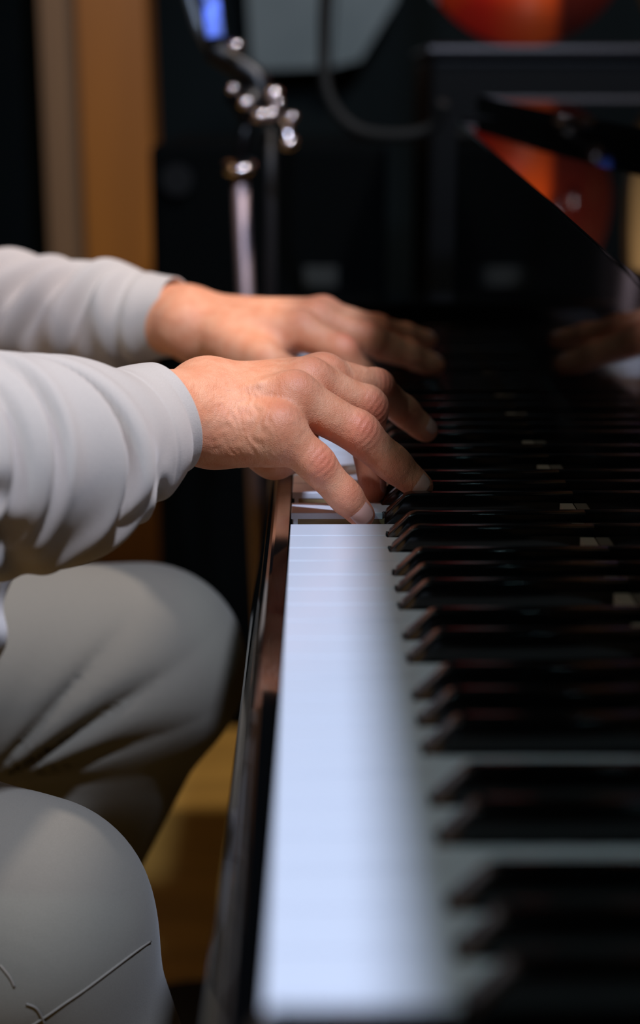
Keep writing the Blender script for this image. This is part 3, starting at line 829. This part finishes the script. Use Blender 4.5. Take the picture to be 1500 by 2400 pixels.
tube(bm, [cl + Vector((0, -.02, 0)), cl + Vector((0, .02, 0))], 0.017, 18); spart('clamp', bm, M['blackmetal'])
for px, py, r in ((575, 241, .0085), (640, 220, .010), (610, 272, .010), (634, 268, .009), (650, 240, .006), (682, 275, .007), (677, 336, .010), (552, 108, .0085), (545, 208, .006)):
    bm = bmesh.new(); bmesh.ops.create_icosphere(bm, subdivisions=3, radius=r, matrix=Matrix.Translation(P(px, py, ZS - 0.03)) @ Matrix.Diagonal((1, 1, 0.8, 1)))
    spart('bolt', bm, M['chrome'])
bm = bmesh.new(); tube(bm, [P(650, 262, ZS), P(672, 300, ZS - .01), P(677, 340, ZS - .02)], [0.006, 0.005, 0.009], 12); spart('handle', bm, M['chrome'])
bm = bmesh.new(); tube(bm, spline([P(610, 225, ZS), P(600, 185, ZS), P(545, 145, ZS), P(492, 112, ZS)], 6), [0.013] * 18 + [0.010], 14); spart('boom_arm', bm, M['blackmetal'])
bm = bmesh.new(); tube(bm, [P(630, 300, ZS + .03), P(634, 420, ZS + .04), P(634, 700, ZS + .08), P(640, 1000, ZS + .2)], 0.006, 10)
tag(bobj('cable', bm, M['rubber'], None, True), 'thin black cable hanging straight down beside the chrome tube', 'cable')
# holder and tablet above the boom
bm = bmesh.new(); tube(bm, [P(492, 112, ZS), P(462, 60, ZS), P(444, 0, ZS), P(425, -90, ZS)], 0.0065, 10); spart('holder', bm, mat('dull grey metal', (0.10, 0.11, 0.12), 0.4, metal=0.6))
def screen_mat():
    m = mat('lit blue screen', (0.02, 0.04, 0.2), 0.3)
    nt = m.node_tree; N = nt.nodes; L = nt.links; b_ = N['Principled BSDF']
    tc = N.new('ShaderNodeTexCoord'); n = N.new('ShaderNodeTexNoise'); n.inputs['Scale'].default_value = 55; n.inputs['Detail'].default_value = 1
    L.new(tc.outputs['Object'], n.inputs['Vector'])
    r = N.new('ShaderNodeValToRGB'); r.color_ramp.elements[0].position = 0.46; r.color_ramp.elements[1].position = 0.56
    r.color_ramp.elements[0].color = (0.03, 0.06, 0.25, 1); r.color_ramp.elements[1].color = (0.09, 0.18, 0.95, 1)
    L.new(n.outputs['Fac'], r.inputs[0]); L.new(r.outputs[0], b_.inputs['Emission Color']); b_.inputs['Emission Strength'].default_value = 1.3
    return m
tab = empty('tablet', tuple(P(495, 92, ZS - .02))); tag(tab, 'narrow device with a glowing blue screen held above the stand', 'tablet')
a = P(481, -120, ZS - .02); c = P(505, 90, ZS - .02)
nrm = Vector((0.0, -1, 0.1)).normalized()
ax = (c - a).normalized(); wv = Vector((1, 0, 0)); wv = (wv - ax * wv.dot(ax)).normalized()
def slabpts(bm, c1, c2, hw, t, nn):
    sidev = wv * hw
    q = [c1 - sidev, c1 + sidev, c2 + sidev, c2 - sidev]
    f = [bm.verts.new(p) for p in q]; g = [bm.verts.new(p - nn * t) for p in q]
    bm.faces.new(f); bm.faces.new(g[::-1])
    for i in range(4): bm.faces.new([f[i], g[i], g[(i + 1) % 4], f[(i + 1) % 4]])
bm = bmesh.new(); slabpts(bm, a, c, 0.0100, 0.008, nrm); bmesh.ops.bevel(bm, geom=list(bm.edges), offset=0.0015, segments=2, affect='EDGES'); reparent(bobj('frame', bm, M['blackmetal']), tab)
bm = bmesh.new(); slabpts(bm, a + nrm * .0012 + ax * .004, c + nrm * .0012 - ax * .002, 0.0088, 0.001, nrm); reparent(bobj('screen', bm, screen_mat()), tab)

# ------------------------------------------------------------------ background things
def sheet_box(name, px0, px1, py0, py1, z, depth, m, label, cat, bev=0.006):
    """upright box whose front face spans those rows at the given distance"""
    A = P(px0, py1, z); B = P(px1, py0, z)
    y = A.y
    bm = bmesh.new(); box(bm, A.x, B.x, y, y + depth, A.z, B.z + (0 if py0 > 0 else 0.4), bev, 2)
    o = bobj(name, bm, m); tag(o, label, cat); return o
# grey panel, leaning lower edge
pn = empty('acoustic_panel', tuple(P(740, 165, 3.3))); tag(pn, 'pale grey panel hung on the dark back wall', 'panel')
def poly_panel(pts, y0, t, m, name, par):
    bm = bmesh.new(); q = []
    for px, py in pts:
        v = F_ + R_ * ((px - 750) / FPX) + U_ * ((1200 - py) / FPX); k = y0 / v.y; q.append(CAM + v * k)
    f = [bm.verts.new(p) for p in q]; g = [bm.verts.new(p + Vector((0, t, 0))) for p in q]; n = len(q)
    bm.faces.new(f); bm.faces.new(g[::-1])
    for i in range(n): bm.faces.new([f[i], f[(i + 1) % n], g[(i + 1) % n], g[i]])
    return reparent(bobj(name, bm, m), par) if par else bobj(name, bm, m)
poly_panel([(568, -200), (590, 165), (770, 158), (790, -200)], 3.50, 0.06, M['panel'], 'left_leaf', pn)
poly_panel([(800, -200), (776, 158), (845, 140), (930, 0), (960, -200)], 3.47, 0.06, M['panel'], 'right_leaf', pn)

# dark equipment case low behind the hands, with a faint badge and a round jack plate
eq = empty('equipment_case', tuple(P(640, 1100, 2.6))); tag(eq, 'large dark equipment case with a dim grey badge behind the stand', 'case')
A = P(370, 1200, 2.45); B = P(900, 330, 2.45)
bm = bmesh.new(); box(bm, A.x, B.x, A.y, A.y + 0.5, 0.0, B.z, 0.012, 2); reparent(bobj('shell', bm, mat('matt black tolex', (0.0008, 0.0014, 0.0017), 0.9, spec=0.04)), eq)
bm = bmesh.new(); q0 = P(712, 660, 2.44); q1 = P(790, 612, 2.44); box(bm, q0.x, q1.x, A.y - 0.006, A.y + 0.002, q0.z, q1.z, 0.002); reparent(bobj('badge', bm, mat('dim grey badge', (0.022, 0.026, 0.026), 0.7, spec=0.1)), eq)
q = P(430, 412, 2.44); bm = bmesh.new(); tube(bm, [(q.x, A.y + 0.002, q.z), (q.x, A.y - 0.012, q.z)], 0.022, 20); reparent(bobj('jack_plate', bm, mat('dim jack plate', (0.004, 0.005, 0.006), 0.7, spec=0.1)), eq)

# low black box on the floor beyond the bench
q = P(452, 2400, 1.62)
bm = bmesh.new(); lathe(bm, [(0.0, 0.0), (0.085, 0.0), (0.088, 0.01), (0.086, 0.05), (0.078, 0.062), (0.0, 0.064)], (q.x, q.y, 0.0), 32)
tag(bobj('floor_pedal', bm, M['rubber'], None, True), 'low black pedal on the wooden floor below the keyboard', 'pedal')

# hanging cable loop
bm = bmesh.new(); tube(bm, spline([P(765, -80, 2.0), P(758, 80, 2.0), P(768, 220, 2.0), P(830, 300, 2.0), P(930, 318, 1.99), P(1010, 300, 1.98), P(1040, 240, 1.96)], 8), 0.0075, 10)
tag(bobj('cable', bm, mat('dark grey cable', (0.006, 0.007, 0.007), 0.7, spec=0.15), None, True), 'dark looped cable hanging beyond the far end of the piano', 'cable')

# red instrument body standing beyond the lid
def red_mat():
    m = mat('red and orange sunburst lacquer', (0.6, 0.03, 0.01), 0.12, coat=0.6)
    nt = m.node_tree; N = nt.nodes; L = nt.links; b_ = N['Principled BSDF']
    tc = N.new('ShaderNodeTexCoord'); sp = N.new('ShaderNodeSeparateXYZ'); L.new(tc.outputs['Object'], sp.inputs[0])
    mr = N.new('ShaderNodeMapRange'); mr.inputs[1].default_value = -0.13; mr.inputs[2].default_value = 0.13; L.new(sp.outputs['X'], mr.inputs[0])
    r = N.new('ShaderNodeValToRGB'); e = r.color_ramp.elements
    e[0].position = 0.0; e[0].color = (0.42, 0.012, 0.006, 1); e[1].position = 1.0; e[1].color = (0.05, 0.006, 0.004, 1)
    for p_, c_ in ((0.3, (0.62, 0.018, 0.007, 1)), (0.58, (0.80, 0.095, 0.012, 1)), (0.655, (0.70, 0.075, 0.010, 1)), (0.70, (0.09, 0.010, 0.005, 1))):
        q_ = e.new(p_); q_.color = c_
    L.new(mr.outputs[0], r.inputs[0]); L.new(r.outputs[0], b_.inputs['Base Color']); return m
ZR = 2.26
rc = P(1225, -90, ZR)
gt = empty('guitar', tuple(rc)); tag(gt, 'glossy red and orange guitar body standing beyond the piano lid', 'guitar')
bm = bmesh.new()
pts = []
for k in range(64):
    a_ = 2 * math.pi * k / 64; pts.append((0.128 * math.cos(a_) * (1 + 0.04 * math.cos(2 * a_)), 0.112 * math.sin(a_) if math.sin(a_) < 0 else 0.17 * math.sin(a_)))
prism(bm, pts, 'y', -0.03, 0.03); bmesh.ops.bevel(bm, geom=[e for e in bm.edges if abs(e.verts[0].co.y - e.verts[1].co.y) < 1e-6], offset=0.012, segments=4, affect='EDGES')
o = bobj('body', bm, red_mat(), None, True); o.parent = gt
bm = bmesh.new(); prism(bm, [(-0.085, 0.06), (-0.075, 0.048), (-0.055, 0.045), (-0.03, 0.056), (-0.01, 0.09), (-0.02, 0.14), (-0.09, 0.14)], 'y', -0.0335, -0.030); o = bobj('pickguard', bm, mat('grey pickguard', (0.28, 0.27, 0.25), 0.4)); o.parent = gt
for x_, z_, r_ in ((0.054, 0.016, 0.010), (0.078, 0.0, 0.0075), (0.062, 0.052, 0.008)):
    bm = bmesh.new(); bmesh.ops.create_icosphere(bm, subdivisions=3, radius=r_, matrix=Matrix.Translation((x_, -0.034, z_))); o = bobj('knob', bm, M['chrome'], None, True); o.parent = gt
bm = bmesh.new(); box(bm, -0.022, 0.022, -0.02, 0.01, 0.15, 0.62, 0.004); o = bobj('neck', bm, mat('maple', (0.5, 0.3, 0.12), 0.4)); o.parent = gt
rc2 = P(1608, -60, ZR)
g2 = empty('guitar', tuple(rc2)); tag(g2, 'cream guitar body partly out of frame beside the red one', 'guitar')
bm = bmesh.new(); pts = [(0.062 * math.cos(2 * math.pi * k / 48), (0.075 if math.sin(2 * math.pi * k / 48) < 0 else 0.26) * math.sin(2 * math.pi * k / 48)) for k in range(48)]
prism(bm, pts, 'y', -0.03, 0.03); bmesh.ops.bevel(bm, geom=[e for e in bm.edges if abs(e.verts[0].co.y - e.verts[1].co.y) < 1e-6], offset=0.010, segments=3, affect='EDGES')
o = bobj('body', bm, mat('cream lacquer', (0.55, 0.32, 0.12), 0.3), None, True); o.parent = g2
# black case the guitars stand on, with a polished rim
kb = empty('instrument_case', tuple(P(1300, 240, 2.2))); tag(kb, 'polished black case with a bright rim under the red guitar', 'case')
A = P(1005, 130, 2.12); B = P(1800, 130, 2.12)
bm = bmesh.new(); box(bm, A.x, B.x, A.y, A.y + 0.30, 0.0, A.z, 0.01, 3); reparent(bobj('shell', bm, mat('black case shell', (0.0015, 0.002, 0.0025), 0.5, spec=0.1)), kb)
bm = bmesh.new(); box(bm, A.x - 0.004, B.x, A.y - 0.012, A.y + 0.30, A.z, A.z + 0.012, 0.005, 3); reparent(bobj('rim', bm, mat('worn black rim', (0.010, 0.010, 0.014), 0.35, spec=0.25)), kb)
